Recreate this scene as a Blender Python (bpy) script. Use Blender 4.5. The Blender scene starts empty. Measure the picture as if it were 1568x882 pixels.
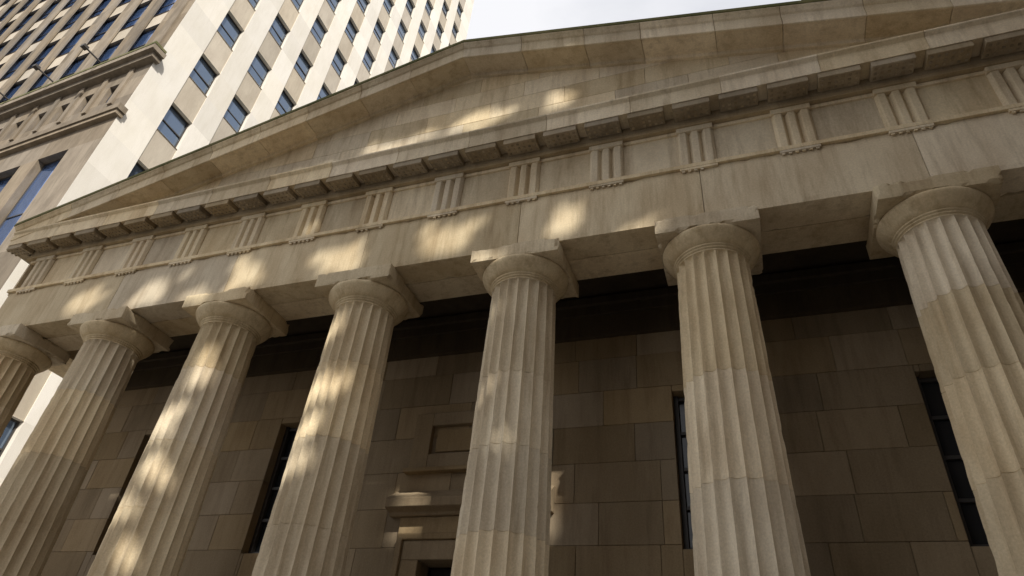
import bpy, bmesh, math, random
from mathutils import Matrix, Vector, noise as mn
random.seed(7)
sc=bpy.context.scene
sc.view_settings.view_transform='Standard'; sc.view_settings.look='None'; sc.view_settings.exposure=0
COL=bpy.context.collection
S=3.7; GZ=-11.8; FZ=-11.1; TOP=-1.23

# ---------------------------------------------------------------- materials
def newmat(n):
    m=bpy.data.materials.new(n); m.use_nodes=True
    nt=m.node_tree; return m,nt,nt.nodes,nt.links,nt.nodes['Principled BSDF']
def stone(name,base,dark,stain,bump=.3,rough=.9,tintamt=.35,streak=.55):
    m,nt,N,L,P=newmat(name)
    g=N.new('ShaderNodeNewGeometry')
    def noise(scale,det=3,rough=.6,mp=None):
        t=N.new('ShaderNodeTexNoise'); t.inputs['Scale'].default_value=scale; t.inputs['Detail'].default_value=det; t.inputs['Roughness'].default_value=rough
        if mp:
            mm=N.new('ShaderNodeMapping'); mm.inputs['Scale'].default_value=mp; L.new(g.outputs['Position'],mm.inputs[0]); L.new(mm.outputs[0],t.inputs['Vector'])
        else: L.new(g.outputs['Position'],t.inputs['Vector'])
        return t
    def ramp(src,a,b):
        r=N.new('ShaderNodeMapRange'); r.inputs[1].default_value=a; r.inputs[2].default_value=b; L.new(src,r.inputs[0]); return r
    def mix(f,a,b,mode='MIX'):
        x=N.new('ShaderNodeMix'); x.data_type='RGBA'; x.blend_type=mode
        if isinstance(f,(int,float)): x.inputs[0].default_value=f
        else: L.new(f,x.inputs[0])
        for k,v in((6,a),(7,b)):
            if isinstance(v,tuple): x.inputs[k].default_value=(*v,1)
            else: L.new(v,x.inputs[k])
        return x.outputs[2]
    n1=ramp(noise(1,4,.6,(1.1,1.1,.5)).outputs[0],.38,.66)
    c=mix(n1.outputs[0],base,dark)
    st=ramp(noise(1,5,.7,(4.5,4.5,.5)).outputs[0],.48,.74)
    ml=N.new('ShaderNodeMath'); ml.operation='MULTIPLY'; ml.inputs[1].default_value=streak; L.new(st.outputs[0],ml.inputs[0])
    c=mix(ml.outputs[0],c,stain)
    n3=ramp(noise(30,4,.75).outputs[0],.3,.7)
    gr=N.new('ShaderNodeMapRange'); gr.inputs[3].default_value=.84; gr.inputs[4].default_value=1.1; L.new(n3.outputs[0],gr.inputs[0])
    a=N.new('ShaderNodeAttribute'); a.attribute_name='tint'
    tr=N.new('ShaderNodeMapRange'); tr.inputs[3].default_value=1-tintamt; tr.inputs[4].default_value=1+tintamt*.4; L.new(a.outputs['Fac'],tr.inputs[0])
    mm=N.new('ShaderNodeMath'); mm.operation='MULTIPLY'; L.new(gr.outputs[0],mm.inputs[0]); L.new(tr.outputs[0],mm.inputs[1])
    hs=N.new('ShaderNodeHueSaturation'); L.new(c,hs.inputs['Color']); L.new(mm.outputs[0],hs.inputs['Value'])
    h2=N.new('ShaderNodeMapRange'); h2.inputs[3].default_value=.86; h2.inputs[4].default_value=1.14
    wn=N.new('ShaderNodeTexWhiteNoise'); wn.noise_dimensions='1D'; L.new(a.outputs['Fac'],wn.inputs['W']); L.new(wn.outputs[0],h2.inputs[0]); L.new(h2.outputs[0],hs.inputs['Saturation'])
    L.new(hs.outputs[0],P.inputs['Base Color'])
    P.inputs['Roughness'].default_value=rough; P.inputs['Specular IOR Level'].default_value=.25
    b1=N.new('ShaderNodeBump'); b1.inputs['Strength'].default_value=bump; b1.inputs['Distance'].default_value=.02; L.new(noise(8,5,.66).outputs[0],b1.inputs['Height'])
    L.new(b1.outputs[0],P.inputs['Normal'])
    return m
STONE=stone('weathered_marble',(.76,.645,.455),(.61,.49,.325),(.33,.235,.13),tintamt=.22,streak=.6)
DARKMARB=stone('dark_marble',(.42,.34,.23),(.30,.235,.15),(.17,.125,.07),tintamt=.3)  # darker brown marble for the mutules and bed mould
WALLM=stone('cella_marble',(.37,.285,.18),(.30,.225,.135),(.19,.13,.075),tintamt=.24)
DARKCEIL=stone('dark_ceiling_stone',(.09,.068,.043),(.07,.052,.032),(.04,.03,.02),tintamt=.2)  # near-black tone for the portico ceiling and upper wall band
MOSS=stone('mossy_stone',(.22,.20,.09),(.12,.13,.045),(.07,.07,.03))
WHITE=stone('pale_limestone',(.82,.78,.71),(.77,.73,.65),(.66,.61,.53),bump=.1,tintamt=.12,streak=.35)
SPAN=stone('buff_spandrel',(.55,.49,.4),(.48,.42,.34),(.4,.35,.28),bump=.1,tintamt=.2)
SHADEGREY=stone('shaded_grey_limestone',(.30,.25,.19),(.22,.18,.135),(.12,.10,.07),tintamt=.3)  # the south facade's shade is put into this darker stone colour
BROWN=stone('brownstone',(.16,.11,.075),(.12,.085,.055),(.08,.055,.035),bump=.1,tintamt=.2)
LEAD=stone('roof_lead',(.2,.2,.18),(.15,.15,.13),(.1,.1,.09))
PAVE=stone('pavement_stone',(.45,.42,.37),(.38,.35,.31),(.25,.23,.2))
def plain(n,c,r=.6,metal=0,spec=.5):
    m,nt,N,L,P=newmat(n); P.inputs['Base Color'].default_value=(*c,1); P.inputs['Roughness'].default_value=r; P.inputs['Metallic'].default_value=metal; P.inputs['Specular IOR Level'].default_value=spec
    t=N.new('ShaderNodeTexNoise'); t.inputs['Scale'].default_value=1.5; t.inputs['Detail'].default_value=1; tc=N.new('ShaderNodeTexCoord'); L.new(tc.outputs['Object'],t.inputs[0])
    b=N.new('ShaderNodeBump'); b.inputs['Strength'].default_value=.05; b.inputs['Distance'].default_value=.02; L.new(t.outputs[0],b.inputs['Height']); L.new(b.outputs[0],P.inputs['Normal'])
    return m
GLASS=plain('window_glass',(.15,.20,.28),.08,.6)
SKYGL=plain('sky_tinted_window_glass',(.22,.38,.80),.06,.85)  # blue of the reflected sky is put into the glass colour
DARKGL=plain('dark_window_glass',(.02,.022,.025),.12)
FRAME=plain('dark_metal_frame',(.05,.045,.04),.5)
BRONZE=plain('painted_wood_door',(.025,.02,.015),.5)
ASPH=plain('asphalt',(.05,.05,.05),.9)

# ---------------------------------------------------------------- mesh builder
class MB:
    def __init__(s,mats): s.v=[];s.f=[];s.t=[];s.m=[];s.mats=mats
    def poly(s,vs,fs,mi=0,t=None):
        t=random.random() if t is None else t; o=len(s.v); s.v+=[tuple(p) for p in vs]
        for f in fs: s.f.append([o+i for i in f]); s.t.append(t); s.m.append(mi)
    def box(s,x0,x1,y0,y1,z0,z1,mi=0,t=None,sh=None):
        P=[(x,y,z) for x in(x0,x1) for y in(y0,y1) for z in(z0,z1)]
        if sh: P=[(x,y,z+sh(x)) for x,y,z in P]
        s.poly(P,[(0,1,3,2),(4,6,7,5),(0,4,5,1),(2,3,7,6),(0,2,6,4),(1,5,7,3)],mi,t)
    def worn(s,x0,x1,y0,y1,z0,z1,res=.07,amt=.05,mi=0,t=None,seed=0,xfix=False):
        lo=Vector((x0,y0,z0));hi=Vector((x1,y1,z1)); n=[max(2,int(round((hi[i]-lo[i])/res))) for i in range(3)]
        idx={};vs=[];fs=[]
        def vid(i,j,k):
            key=(i,j,k)
            if key in idx: return idx[key]
            p=Vector((lo[0]+(hi[0]-lo[0])*i/n[0],lo[1]+(hi[1]-lo[1])*j/n[1],lo[2]+(hi[2]-lo[2])*k/n[2]))
            ax=[a for a,v in enumerate((i,j,k)) if v in(0,n[a])]
            pp=p.copy()
            if len(ax)>=2:
                q=mn.noise(p*2.3+Vector((seed,0,0)))*.5+mn.noise(p*9+Vector((seed,5,0)))*.35
                w=.006+amt*max(0,q-.05)*(2.2 if len(ax)==3 else 1.4)
                if xfix and 0 in ax: w=.005
                c=(lo+hi)/2
                for a in ax: pp[a]+=w if p[a]<c[a] else -w
            idx[key]=len(vs); vs.append(pp); return idx[key]
        for a in range(3):
            b_,c_=[q for q in range(3) if q!=a]
            for e in(0,n[a]):
                for u in range(n[b_]):
                    for v in range(n[c_]):
                        r=[]
                        for du,dv in((0,0),(1,0),(1,1),(0,1)):
                            t3=[0,0,0]; t3[a]=e; t3[b_]=u+du; t3[c_]=v+dv; r.append(vid(*t3))
                        fs.append(r)
        s.poly(vs,fs,mi,t)
    def prism(s,prof,x0,x1,mi=0,t=None,sh=None,axis='x'):
        n=len(prof)
        A=[(x0,y,z+(sh(x0) if sh else 0)) for y,z in prof];B=[(x1,y,z+(sh(x1) if sh else 0)) for y,z in prof]
        V=A+B
        if axis=='y': V=[(y,x,z) for x,y,z in V]
        F=[tuple(range(n)),tuple(range(2*n-1,n-1,-1))]+[(i,i+n,(i+1)%n+n,(i+1)%n) for i in range(n)]
        s.poly(V,F,mi,t)
    def obj(s,name,parent=None,bevel=0,seg=2):
        me=bpy.data.meshes.new(name); me.from_pydata(s.v,[],s.f); 
        for m in s.mats: me.materials.append(m)
        me.polygons.foreach_set('material_index',s.m)
        bm=bmesh.new(); bm.from_mesh(me); bmesh.ops.recalc_face_normals(bm,faces=bm.faces); bm.to_mesh(me); bm.free()
        a=me.attributes.new('tint','FLOAT','FACE'); a.data.foreach_set('value',s.t)
        o=bpy.data.objects.new(name,me); COL.objects.link(o)
        if parent: o.parent=parent
        if bevel:
            b=o.modifiers.new('b','BEVEL'); b.width=bevel; b.segments=seg; b.limit_method='ANGLE'; b.angle_limit=.6; b.harden_normals=False
        return o
def empty(n):
    e=bpy.data.objects.new(n,None); COL.objects.link(e); return e

# ================================================================ TEMPLE
T=empty('greek_revival_temple')
def column_mesh(seed):
    rg=random.Random(seed)
    NF,SG=20,8; n=NF*SG
    zt=-2.10; H=zt-FZ
    joints=[]; z=FZ+rg.uniform(1.2,1.7)
    while z<zt-1.0: joints.append(z); z+=rg.uniform(1.35,1.8)
    def R(z):
        t=(z-FZ)/H; return .82-.165*t**1.2
    zs=[FZ+H*i/90 for i in range(91)]
    zs=[z for z in zs if all(abs(z-j)>.03 for j in joints)]
    lv=[(z,R(z),1.,0) for z in zs]
    for j in joints:
        lv+=[(j-.005,R(j),1.,1),(j-.002,R(j)-.010,1.,1),(j+.002,R(j)-.010,1.,1),(j+.005,R(j),1.,1)]
    for k in range(1,6):
        a=k/5*math.pi/2; lv.append((zt+.10*math.sin(a),R(zt),math.cos(a),0))
    lv.sort()
    v=[];f=[];tt=[]
    for i,(z,r,d,_) in enumerate(lv):
        for k in range(n):
            u=(k%SG)/SG; dep=.098*(r/.75)*d*(1-abs(2*u-1)**2.3)
            a=2*math.pi*(k/n); rr=r-dep
            if k%SG==0:
                p=Vector((math.cos(a)*r+seed*9.1,math.sin(a)*r,z)); q=mn.noise(p*3.1)*.6+mn.noise(p*11)*.4
                rr-=.034*max(0,q-.06)*d+.002
            v.append((rr*math.cos(a),rr*math.sin(a),z))
    rnd=[rg.random() for _ in range(12)]
    for i in range(len(lv)-1):
        zc=(lv[i][0]+lv[i+1][0])/2; t=rnd[sum(zc>j for j in joints)]
        for k in range(n):
            f.append((i*n+k,i*n+(k+1)%n,(i+1)*n+(k+1)%n,(i+1)*n+k)); tt.append(.1+.8*t)
    o=len(v); q=R(zt)
    pr=[(zt+.10,q),(zt+.12,q),(zt+.125,q-.02),(zt+.145,q-.02),(zt+.15,q+.015),(zt+.17,q+.02),(zt+.175,q+.005),(zt+.19,q+.005),(zt+.195,q+.04),(zt+.215,q+.045),(zt+.22,q+.03),(zt+.235,q+.03),
        (zt+.24,q+.06),(zt+.30,q+.12),(zt+.36,q+.17),(zt+.42,q+.21),(zt+.46,q+.228),(zt+.49,q+.23),(zt+.515,q+.22),(TOP-.345,q+.18)]
    M=96
    for z,r in pr:
        for k in range(M): a=2*math.pi*k/M; v.append((r*math.cos(a),r*math.sin(a),z))
    for i in range(len(pr)-1):
        for k in range(M): f.append((o+i*M+k,o+i*M+(k+1)%M,o+(i+1)*M+(k+1)%M,o+(i+1)*M+k)); tt.append(.5)
    me=bpy.data.meshes.new('doric_column'); me.from_pydata(v,[],f); me.materials.append(STONE)
    for p in me.polygons: p.use_smooth=True
    a=me.attributes.new('tint','FLOAT','FACE'); a.data.foreach_set('value',tt)
    for e in me.edges:
        i,j=e.vertices
        if i<o and j<o:
            if i%n==j%n and (i%n)%SG==0: e.use_edge_sharp=True
            if i//n==j//n and lv[i//n][3]: e.use_edge_sharp=True
    return me
CY0=.66
for i in range(8):
    x=(i-3.5)*S
    o=bpy.data.objects.new('doric_column',column_mesh(i)); COL.objects.link(o); o.parent=T; o.location=(x,CY0,0); o.rotation_euler[2]=math.radians(9)
b=MB([STONE])
for i in range(8):
    x=(i-3.5)*S
    b.worn(x-.92,x+.92,-.155,1.5,TOP-.35,TOP-.003,seed=i*3.3,amt=.13)
b.obj('abacus',T)
# ---- architrave
b=MB([STONE])
XE=13.65
xs=[-XE]+[(i-3.5)*S for i in range(1,7)]+[XE]
for a,c in zip(xs[:-1],xs[1:]):
    b.worn(a+.001,c-.001,0,.66,TOP,.10,seed=a,amt=.05,res=.11,xfix=True); b.box(a+.003,c-.003,.665,1.34,TOP+.002,.10)
for sgn in(-1,1):
    y=1.35
    while y<36:
        y2=y+3.6; x0,x1=sorted((sgn*XE,sgn*12.3)); b.box(x0,x1,y,y2-.006,TOP,.10); y=y2
b.obj('architrave',T)
b=MB([STONE])
b.box(-XE-.06,XE+.06,-.06,.8,.103,.20)
for s_ in(-1,1):
    x0,x1=sorted((s_*(XE+.06),s_*12.6)); b.box(x0,x1,.803,36,.103,.20)
for k in range(-7,8):
    x=k*S/2
    b.box(x-.36,x+.36,-.055,.0-.001,.04,.101)
    for g in range(6):
        if random.random()<.06: continue
        gx=x-.3+g*.12; b.prism([(-.05,.0),(-.012,.0),(-.017,.038),(-.045,.038)],gx-.03,gx+.03)
for k in range(0,19):
    y=.36+k*S/2
    b.box(-XE-.055,-XE-.001,y-.36,y+.36,.04,.101)
b.obj('taenia',T,.006)
# ---- frieze
b=MB([STONE])
F0,F1=.203,1.29
for k in range(-7,7):
    x0=k*S/2;x1=x0+S/2
    b.box(x0+.3,x1-.3,.05,.5,F0,F1)
b.box(-XE+.02,XE-.02,.505,1.3,F0,F1)
for s_ in(-1,1):
    x0,x1=sorted((s_*(XE-.03),s_*12.6)); b.box(x0,x1,1.305,36,F0,F1)
for k in range(-7,8):
    x=k*S/2; w=.36; t=random.random()
    y0=-.045; d=.10
    pts=[(-w,y0+.07),(-w+.055,y0),(-w+.175,y0),(-w+.24,y0+d),(-w+.305,y0),(w-.305,y0),(w-.24,y0+d),(w-.175,y0),(w-.055,y0),(w,y0+.07),(w,.3),(-w,.3)]
    zt_=F1-.13
    n=len(pts); V=[(x+p,q,F0) for p,q in pts]+[(x+p,q,zt_) for p,q in pts]
    b.poly(V,[tuple(range(n)),tuple(range(2*n-1,n-1,-1))]+[(i,i+n,(i+1)%n+n,(i+1)%n) for i in range(n)],0,t)
    b.box(x-w-.005,x+w+.005,y0-.02,.3,zt_+.002,F1,t=t)
b.box(-XE+.01,XE-.01,.005,.31,F1-.09,F1-.004)
for k in range(0,19):
    y=.36+k*S/2
    for q in(-.25,0,.25): b.box(-XE-.045,-XE+.02,y+q-.085,y+q+.085,F0,F1-.1)
b.obj('frieze',T,.006,1)
# ---- horizontal cornice
PR=.52
b=MB([STONE,DARKMARB])
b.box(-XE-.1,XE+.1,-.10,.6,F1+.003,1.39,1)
q=S/4
XC=XE+PR
MZ=1.50
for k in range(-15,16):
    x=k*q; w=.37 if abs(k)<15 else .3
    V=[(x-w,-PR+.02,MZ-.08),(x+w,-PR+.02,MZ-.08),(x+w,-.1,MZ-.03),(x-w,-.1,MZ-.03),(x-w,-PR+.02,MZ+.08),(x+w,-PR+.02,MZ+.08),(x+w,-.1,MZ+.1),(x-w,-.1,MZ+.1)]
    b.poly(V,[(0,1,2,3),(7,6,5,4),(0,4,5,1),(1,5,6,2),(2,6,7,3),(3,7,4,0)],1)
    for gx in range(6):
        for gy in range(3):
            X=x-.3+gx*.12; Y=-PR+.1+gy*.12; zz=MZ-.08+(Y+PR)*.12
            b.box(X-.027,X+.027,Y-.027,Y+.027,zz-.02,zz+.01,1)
prof=[(-PR,MZ+.06),(-PR+.05,MZ+.085),(.0,MZ+.11),(.7,MZ+.11),(.7,2.05),(-PR-.07,2.05),(-PR-.07,2.0),(-PR-.03,1.96),(-PR,1.93)]
x=-XC
bl=[]
while x<XC-.01:
    x2=min(XC,x+1.85) if XC-x>2.6 else XC
    bl.append((x,x2)); x=x2
for a,c in bl: b.prism(prof[::-1],a+.003,c-.003)
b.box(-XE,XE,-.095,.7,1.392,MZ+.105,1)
for s_ in(-1,1):
    y=.71
    while y<36:
        b.prism([(s_*(XE+PR),MZ+.05),(s_*(XE-.5),MZ+.11),(s_*(XE-.5),2.05),(s_*(XE+PR+.07),2.05),(s_*(XE+PR+.07),2.0),(s_*(XE+PR),1.93)],y,y+1.84,axis='y'); y+=1.85
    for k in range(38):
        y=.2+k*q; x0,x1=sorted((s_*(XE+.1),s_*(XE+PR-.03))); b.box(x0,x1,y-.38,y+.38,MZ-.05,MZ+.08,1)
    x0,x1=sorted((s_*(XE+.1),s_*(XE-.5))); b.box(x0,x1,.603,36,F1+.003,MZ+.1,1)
b.obj('cornice',T,.008,1)
# ---- pediment
AP=5.80; SL=.248
def zt(x): return AP-SL*abs(x)
def clip(poly,a,bb,c):
    out=[]
    for i in range(len(poly)):
        p,q2=poly[i],poly[(i+1)%len(poly)]
        fp=a*p[0]+bb*p[1]-c; fq=a*q2[0]+bb*q2[1]-c
        if fp<=0: out.append(p)
        if (fp<0<fq) or (fq<0<fp): t=fp/(fp-fq); out.append((p[0]+t*(q2[0]-p[0]),p[1]+t*(q2[1]-p[1])))
    return out
b=MB([STONE])
zz=2.05; row=0
for h in(.64,.62,.6,.58,.56,.56):
    x=-14+(.9 if row%2 else 0)
    while x<14:
        w=random.uniform(1.6,2.1)
        P=[(x+.003,zz),(x+w-.003,zz),(x+w-.003,zz+h-.006),(x+.003,zz+h-.006)]
        P=clip(P,-SL,1,AP-.2); P=clip(P,SL,1,AP-.2) if len(P)>2 else P
        if len(P)>2:
            n=len(P); V=[(p[0],.12,p[1]) for p in P]+[(p[0],.5,p[1]) for p in P]
            b.poly(V,[tuple(range(n)),tuple(range(2*n-1,n-1,-1))]+[(i,i+n,(i+1)%n+n,(i+1)%n) for i in range(n)])
        x+=w
    zz+=h; row+=1
b.obj('tympanum',T,.006,1)
b=MB([STONE,MOSS])
rp=[(-PR-.02,-.22),(-PR-.02,-.55),(-PR+.03,-.555),(-PR+.05,-.52),(.02,-.52),(.04,-.60),(.22,-.60),(.6,-.5),(.6,-.02),(-PR-.14,-.02),(-PR-.14,-.09),(-PR-.10,-.13),(-PR-.06,-.19)]
XR=XC+.02
for s_ in(-1,1):
    x=0
    while x<XR-.01:
        x2=x+random.uniform(1.35,1.7); 
        if XR-x2<.8: x2=XR
        a,c=sorted((s_*x,s_*x2)); b.prism(rp,a+(.004 if x else 0),c-.004 if s_>0 else c-(.004 if x else 0),sh=zt)
        x=x2
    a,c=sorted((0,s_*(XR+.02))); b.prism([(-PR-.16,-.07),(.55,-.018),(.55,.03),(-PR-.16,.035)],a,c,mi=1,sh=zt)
b.obj('raking_cornice',T,.008,1)
b=MB([LEAD])
for s_ in(-1,1):
    a,c=sorted((0,s_*(XR))); b.prism([(.56,-.25),(36,-.25),(36,-.03),(.56,-.03)],a,c,sh=zt)
b.obj('gable_roof',T)
# ---- cella wall
YW=3.4
WC=(-9.6,-5.0,5.0,9.6); WH=.65; WT=-2.95
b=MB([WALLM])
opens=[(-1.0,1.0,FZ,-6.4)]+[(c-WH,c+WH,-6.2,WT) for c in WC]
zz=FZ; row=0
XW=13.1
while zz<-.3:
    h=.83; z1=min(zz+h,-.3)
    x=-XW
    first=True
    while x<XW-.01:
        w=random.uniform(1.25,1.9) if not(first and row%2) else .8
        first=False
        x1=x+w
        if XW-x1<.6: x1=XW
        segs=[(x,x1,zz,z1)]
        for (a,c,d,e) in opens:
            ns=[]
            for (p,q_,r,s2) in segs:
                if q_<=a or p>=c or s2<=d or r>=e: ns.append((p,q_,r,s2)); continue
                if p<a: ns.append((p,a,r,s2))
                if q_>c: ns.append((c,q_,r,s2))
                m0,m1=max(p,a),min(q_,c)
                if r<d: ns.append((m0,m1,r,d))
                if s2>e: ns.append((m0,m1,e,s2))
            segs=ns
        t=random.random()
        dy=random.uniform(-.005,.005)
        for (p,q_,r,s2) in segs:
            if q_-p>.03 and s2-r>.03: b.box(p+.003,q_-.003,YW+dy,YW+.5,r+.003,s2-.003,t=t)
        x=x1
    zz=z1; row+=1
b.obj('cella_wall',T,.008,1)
b=MB([DARKCEIL])
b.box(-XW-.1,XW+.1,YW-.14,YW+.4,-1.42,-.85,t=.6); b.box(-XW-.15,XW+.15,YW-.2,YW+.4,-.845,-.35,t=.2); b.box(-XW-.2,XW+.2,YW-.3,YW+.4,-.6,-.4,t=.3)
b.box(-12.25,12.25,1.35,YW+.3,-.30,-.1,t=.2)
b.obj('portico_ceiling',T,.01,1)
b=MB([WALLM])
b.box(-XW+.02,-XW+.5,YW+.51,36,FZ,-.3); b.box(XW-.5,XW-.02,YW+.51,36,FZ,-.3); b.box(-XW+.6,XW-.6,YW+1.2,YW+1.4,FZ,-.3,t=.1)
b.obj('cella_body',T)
b=MB([FRAME,DARKGL])
for c in WC:
    y=YW+.28
    b.box(c-WH-.02,c+WH+.02,y+.06,y+.09,-6.22,WT+.02,1)
    for a,d in((c-WH,c-WH+.1),(c+WH-.1,c+WH),(c-.03,c+.03)): b.box(a,d,y-.05,y+.055,-6.2,WT)
    for z in(-6.2,-5.4,-4.62,-3.84,WT-.1): b.box(c-WH+.1,c+WH-.1,y-.02,y+.05,z,z+.07 if z>-6 else z+.1)
b.obj('sash_windows',T,.005,1)
b=MB([WALLM])
y=YW
for s_ in(-1,1):
    x0,x1=sorted((s_*1.0,s_*1.42)); b.box(x0,x1,y-.12,y+.1,FZ,-6.4,t=.6)
    x0,x1=sorted((s_*1.42,s_*1.55)); b.box(x0,x1,y-.18,y+.1,FZ,-5.93,t=.6)
b.box(-1.42,1.42,y-.118,y+.1,-6.395,-6.0,t=.7); b.box(-1.55,1.55,y-.177,y+.1,-5.995,-5.87,t=.5)
b.box(-1.6,1.6,y-.08,y+.1,-5.865,-5.5,t=.9)
b.prism([(y+.1,-5.495),(y-.16,-5.495),(y-.2,-5.43),(y-.42,-5.38),(y-.44,-5.2),(y-.05,-4.92),(y+.1,-4.92)],-1.85,1.85,t=.7)
b.obj('door_surround',T,.012,1)
b=MB([WALLM])
for s_ in(-1,1):
    x0,x1=sorted((s_*1.15,s_*1.6)); b.box(x0,x1,y-.14,y+.1,-4.42,-3.08,t=.55)
b.box(-1.15,1.15,y-.14,y+.1,-4.42,-4.1,t=.45); b.box(-1.15,1.15,y-.14,y+.1,-3.4,-3.08,t=.45)
b.box(-1.05,1.05,y-.04,y+.1,-4.02,-3.48,t=.5)
b.box(-1.7,1.7,y-.2,y+.1,-4.52,-4.425,t=.5)
b.obj('inscription_panel',T,.012,1)
b=MB([BRONZE])
for s_ in(-1,1):
    x0,x1=sorted((s_*.01,s_*.99)); b.box(x0,x1,y+.5,y+.56,FZ,-6.42)
    for z in(-11,-9.5,-8): x0,x1=sorted((s_*.15,s_*.85)); b.box(x0,x1,y+.47,y+.499,z+.1,z+1.3)
b.obj('panelled_door',T,.01,1)
b=MB([PAVE])
b.box(-14.2,14.2,-.6,YW+.1,FZ-.17,FZ)
for k in range(1,4): b.box(-14.2-.35*k,14.2+.35*k,-.6-.35*k,36,FZ-.17*(k+1)-.003,FZ-.17*k-.003)
b.obj('stone_steps',T,.01,1)

# ================================================================ office tower (left)
O=empty('office_tower')
def facade(mb,org,ud,vd,nd,U,V,cols,rows,mi_wall,mi_glass,mi_frame,dep=.35,span=None,mull=True):
    org,ud,vd,nd=map(Vector,(org,ud,vd,nd))
    def P(u,v,d=0): return org+ud*u+vd*v-nd*d
    def quad(a,b_,c,d_,mi,t=None): mb.poly([a,b_,c,d_],[(0,1,2,3)],mi,t)
    us=[0]+[x for c in cols for x in c]+[U]; vs=[0]+[x for r in rows for x in r]+[V]
    for i in range(len(us)-1):
        for j in range(len(vs)-1):
            u0,u1,v0,v1=us[i],us[i+1],vs[j],vs[j+1]
            if i%2==1 and j%2==1:
                tl=[random.uniform(-.025,.025) for _ in range(4)]
                quad(P(u0,v0,dep+tl[0]),P(u1,v0,dep+tl[1]),P(u1,v1,dep+tl[1]+tl[2]),P(u0,v1,dep+tl[0]+tl[2]),mi_glass)
                quad(P(u0,v0),P(u1,v0),P(u1,v0,dep),P(u0,v0,dep),mi_wall,.5);quad(P(u0,v1,dep),P(u1,v1,dep),P(u1,v1),P(u0,v1),mi_wall,.5)
                quad(P(u0,v0,dep),P(u0,v1,dep),P(u0,v1),P(u0,v0),mi_wall,.5);quad(P(u1,v0),P(u1,v1),P(u1,v1,dep),P(u1,v0,dep),mi_wall,.5)
                fr=.08
                def bar(a0,a1,b0,b1,d0):
                    A=[P(a0,b0,d0),P(a1,b0,d0),P(a1,b1,d0),P(a0,b1,d0)];B=[P(a0,b0,dep+.05),P(a1,b0,dep+.05),P(a1,b1,dep+.05),P(a0,b1,dep+.05)]
                    mb.poly(A+B,[(0,1,2,3),(0,4,5,1),(1,5,6,2),(2,6,7,3),(3,7,4,0)],mi_frame)
                bar(u0,u0+fr,v0,v1,dep-.07);bar(u1-fr,u1,v0,v1,dep-.07);bar(u0+fr,u1-fr,v0,v0+fr,dep-.07);bar(u0+fr,u1-fr,v1-fr,v1,dep-.07)
                if mull:
                    vm=v0+(v1-v0)*.45; bar(u0+fr,u1-fr,vm-.04,vm+.04,dep-.05)
            elif i%2==1 and span is not None and j%2==0 and 0<j<len(vs)-2:
                s=.06
                quad(P(u0,v0,s),P(u1,v0,s),P(u1,v1,s),P(u0,v1,s),span)
                quad(P(u0,v0,s),P(u0,v1,s),P(u0,v1),P(u0,v0),mi_wall,.5);quad(P(u1,v0),P(u1,v1),P(u1,v1,s),P(u1,v0,s),mi_wall,.5)
            else: quad(P(u0,v0),P(u1,v0),P(u1,v1),P(u0,v1),mi_wall)
CX,CY=-27.,6.1
TH=130-GZ
mb=MB([WHITE,GLASS,FRAME,SPAN])
cols=[(2.35+3.6*i,4.2+3.6*i) for i in range(9)]
rows=[(z-GZ,z-GZ+2.65) for z in [21.3+5.5*k for k in range(-5,19)]]
facade(mb,(CX,CY,GZ),(0,1,0),(0,0,1),(1,0,0),35.3,TH,cols,rows,0,1,2,span=3)
mb.poly([(CX,CY+35.3,GZ),(CX,CY+35.3,130),(CX-40,CY+35.3,130),(CX-40,CY+35.3,GZ)],[(0,1,2,3)],0)
mb.poly([(CX,CY,130),(CX-40,CY+2.2,130),(CX-40,CY+35.3,130),(CX,CY+35.3,130)],[(0,1,2,3)],0)
mb.obj('east_facade',O)
mb=MB([SHADEGREY,SKYGL,FRAME,SPAN])
ang=math.radians(3.2); ud=Vector((-math.cos(ang),math.sin(ang),0)); nd=Vector((-math.sin(ang),-math.cos(ang),0))
UW=60
z1,z2=20.2,25.5
def P3(u,z,d=0): return tuple(Vector((CX,CY,0))+ud*u-nd*d+Vector((0,0,z)))
facade(mb,(CX,CY,GZ),ud,(0,0,1),nd,UW,z1-GZ,[(2.9+4.3*i,5.6+4.3*i) for i in range(12)],[(2,7.5),(10.5,16),(21.5,29.6)],0,1,2,dep=.5)
facade(mb,(CX,CY,z1),ud,(0,0,1),nd,UW,z2-z1,[(2.3+2.3*i,3.2+2.3*i) for i in range(24)],[(1.7,3.6)],0,1,2,dep=.35,mull=False)
facade(mb,(CX,CY,z2),ud,(0,0,1),nd,UW,130-z2,[(2.6+3.5*i,4.7+3.5*i) for i in range(16)],[(1.8+5.3*k,5.4+5.3*k) for k in range(19)],0,1,2,dep=.25,span=3)
def ubox(u0,u1,d0,d1,za,zb,mi=0,t=None):
    V=[P3(u,z,d) for u in(u0,u1) for d in(d0,d1) for z in(za,zb)]
    mb.poly(V,[(0,1,3,2),(4,6,7,5),(0,4,5,1),(2,3,7,6),(0,2,6,4),(1,5,7,3)],mi,t)
mb.mats.append(MOSS)
ubox(-.25,UW,-.4,.2,z1-.25,z1+.2); ubox(-.15,UW,-.3,.2,z1-.55,z1-.253)
ubox(-.5,UW,-.75,.2,z2-.1,z2+.3); ubox(-.3,UW,-.45,.2,z2-.5,z2-.103); ubox(-.53,UW,-.78,.1,z2+.303,z2+.5,4)
for i in range(17): ubox(1.15+3.5*i-.45,1.15+3.5*i+.45,-.12,.0-.002,z2+.53,120)
for i in range(24): ubox(1.5+2.3*i,1.9+2.3*i,-.12,-.002,z1+1.2,z2-.6)
mb.obj('south_facade',O)
mb=MB([FRAME])
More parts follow.
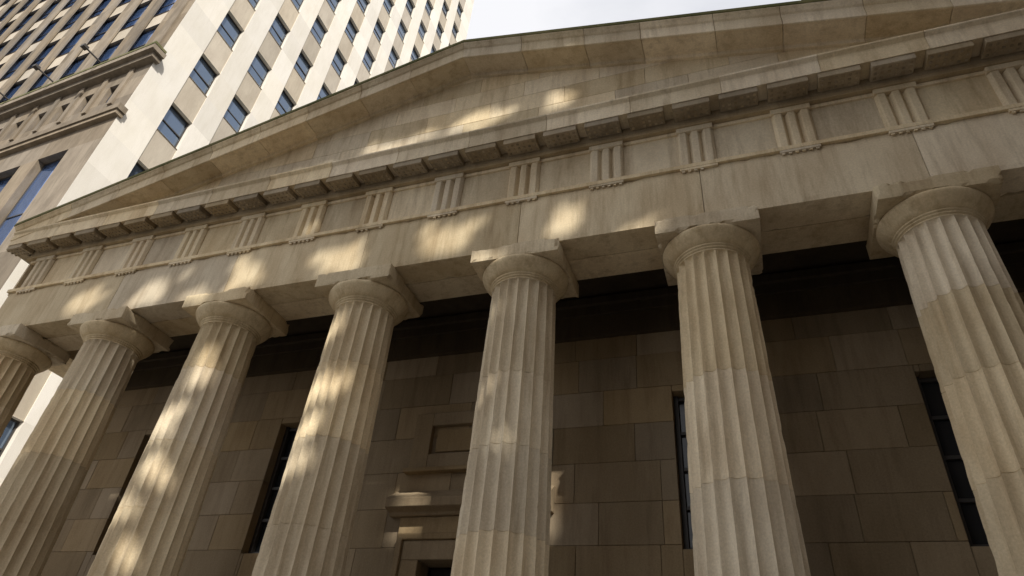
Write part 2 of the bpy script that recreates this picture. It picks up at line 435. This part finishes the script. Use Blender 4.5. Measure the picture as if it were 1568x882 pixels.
for u in(4.6,9.3,14): 
    ubox(u-.04,u+.04,-1.9,-.76,z2+.55,z2+.63); ubox(u-.18,u+.18,-2.2,-1.85,z2+.47,z2+.67)
mb.obj('ledge_floodlight',O)

# ================================================================ added building across the street (behind the camera), shaped to shade the temple
sd=Vector((.48,-.62,.62)).normalized()
B=empty('sun_blocker_building')
YP=-23.
mb=MB([BROWN,GLASS,FRAME,SPAN])
X0,X1=2.6,50.; ZB=11.
facade(mb,(X1,YP,GZ),(-1,0,0),(0,0,1),(0,1,0),X1-X0,ZB-GZ,[(2+3.2*i,3.8+3.2*i) for i in range(14)],[(2+4*k,4.6+4*k) for k in range(5)],0,1,2,span=3)
mb.box(X0,X1,YP-24,YP-.5,GZ,ZB-.01)
mb.obj('lower_storeys',B)
spots=[]
rg=random.Random(5)
def spot(x,y,z,a,c,n=4):
    spots.append((x,y,z,a*.75,c*.8))
    for _ in range(n):
        spots.append((x+rg.uniform(-.85,.85)*a,y,z+rg.uniform(-.8,.8)*c,a*rg.uniform(.25,.5),c*rg.uniform(.25,.5)))
for x,a in((-10.3,.8),(-7.9,.65),(-5.0,.65),(-2.4,.8),(.2,.85),(2.9,.42)): spot(x,0,-.68,a,.55)
spot(-4.2,.1,2.6,.9,.45);spot(-1.9,.1,2.9,1.0,.6);spot(.5,.1,3.4,.9,.5);spot(2.6,.1,3.5,.5,.4)
spot(-2.1,0,-2.45,.45,.4);spot(-1.9,0,-3.95,.65,.4);spot(-2.0,0,-4.8,.5,.3);spot(-2.1,0,-5.45,.65,.35)
spot(-5.2,0,-2.9,.4,.65);spot(-5.7,0,-4.4,.5,.45);spot(-5.4,0,-5.4,.5,.4);spot(-5.9,0,-6.2,.5,.35);spot(-5.2,0,-7.0,.4,.4)
spot(-1.5,YW,-5.1,.65,.28);spot(-1.45,YW,-5.75,.65,.28);spot(1.6,YW,-4.7,.5,.35);spot(1.65,YW,-5.5,.5,.5);spot(-9.0,YW,-4.6,.55,.45)
for x,z in((1.6,-4.2),(2.0,-5.3),(-9.4,-5.0),(-7.0,-.3),(-3.6,.5),(-9.2,-7.2)): spot(x,0,z,.25,.2,2)
hol=[]
for x,y,z,a,c in spots:
    t=(y-YP)/-sd.y; hol.append((x+sd.x*t,z+sd.z*t,a,c))
st=.15; ZT=35.; ZS=32.
mb=MB([BROWN])
nx=int((X1-X0)/st); nz=int((ZS-ZB)/st)
def hole(x,z): return any(((x-hx)/a)**2+((z-hz)/c)**2<1 for hx,hz,a,c in hol)
for j in range(nz):
    z=ZB+j*st; run=None
    for i in range(nx+1):
        x=X0+i*st
        h=(i==nx) or hole(x+st/2,z+st/2)
        if not h and run is None: run=x
        if h and run is not None: mb.box(run,x,YP-.12,YP,z,z+st,t=.5); run=None
mb.box(X0,X1,YP-.12,YP,ZB+nz*st,ZT,t=.5)
mb.obj('sun_patch_gobo',B)  # added wall whose holes throw the sun patches onto the temple
E=empty('sky_blocker_building')  # unseen neighbour, added to block sky light from the right
mb=MB([BROWN,GLASS,FRAME,SPAN])
facade(mb,(18,40,GZ),(0,-1,0),(0,0,1),(-1,0,0),44,75,[(2+3.2*i,3.8+3.2*i) for i in range(13)],[(2+4*k,4.6+4*k) for k in range(18)],0,1,2,span=3)
mb.box(18.5,45,-3.8,40,GZ,63); mb.obj('walls',E)

# ================================================================ ground
mb=MB([ASPH]); mb.box(-700,700,-700,700,GZ-1.2,GZ-.15); mb.obj('ground')
mb=MB([PAVE]); mb.box(-22,60,-12,60,GZ-.149,GZ-.004); mb.box(-80,80,-40,-19,GZ-.149,GZ-.004) ; mb.obj('pavement',None,.02)

# ================================================================ light, sky, camera
w=bpy.data.worlds.new("World"); sc.world=w; w.use_nodes=True
N=w.node_tree.nodes; WL=w.node_tree.links; sky=N.new('ShaderNodeTexSky'); sky.sky_type='NISHITA'; sky.sun_disc=False
el=math.asin(sd.z); sky.sun_elevation=el; sky.sun_rotation=math.atan2(sd.x,sd.y); sky.air_density=1.2; sky.dust_density=6; sky.ozone_density=.6
tc=N.new('ShaderNodeTexCoord'); cn=N.new('ShaderNodeTexNoise'); cn.inputs['Scale'].default_value=2.2; cn.inputs['Detail'].default_value=6; cn.inputs['Roughness'].default_value=.55
mp=N.new('ShaderNodeMapping'); mp.inputs['Scale'].default_value=(1,1,2.2); WL.new(tc.outputs['Generated'],mp.inputs[0]); WL.new(mp.outputs[0],cn.inputs['Vector'])
mr=N.new('ShaderNodeMapRange'); mr.inputs[1].default_value=.35; mr.inputs[2].default_value=.65; mr.inputs[3].default_value=.68; mr.inputs[4].default_value=.97; WL.new(cn.outputs[0],mr.inputs[0])
mx=N.new('ShaderNodeMix'); mx.data_type='RGBA'; mx.inputs[7].default_value=(6.5,6.5,6.7,1); WL.new(mr.outputs[0],mx.inputs[0]); WL.new(sky.outputs[0],mx.inputs[6])
WL.new(mx.outputs[2],N['Background'].inputs[0]); N['Background'].inputs[1].default_value=.15
l=bpy.data.lights.new('sun','SUN'); l.energy=5; l.angle=math.radians(.5); l.color=(1,.95,.86)
lo=bpy.data.objects.new('sun',l); COL.objects.link(lo); lo.rotation_euler=sd.to_track_quat('Z','Y').to_euler()
cd=bpy.data.cameras.new('camera'); co=bpy.data.objects.new('camera',cd); COL.objects.link(co); sc.camera=co
cd.sensor_width=36; cd.lens=1008.74/1568*36; cd.clip_end=3000; cd.clip_start=.05
M=Matrix.Rotation(.3909,4,'Z')@Matrix.Rotation(2.2050,4,'X')@Matrix.Rotation(.1007,4,'Z')
co.matrix_world=Matrix.Translation((5.7488,-9.4933,-9.8026))@M
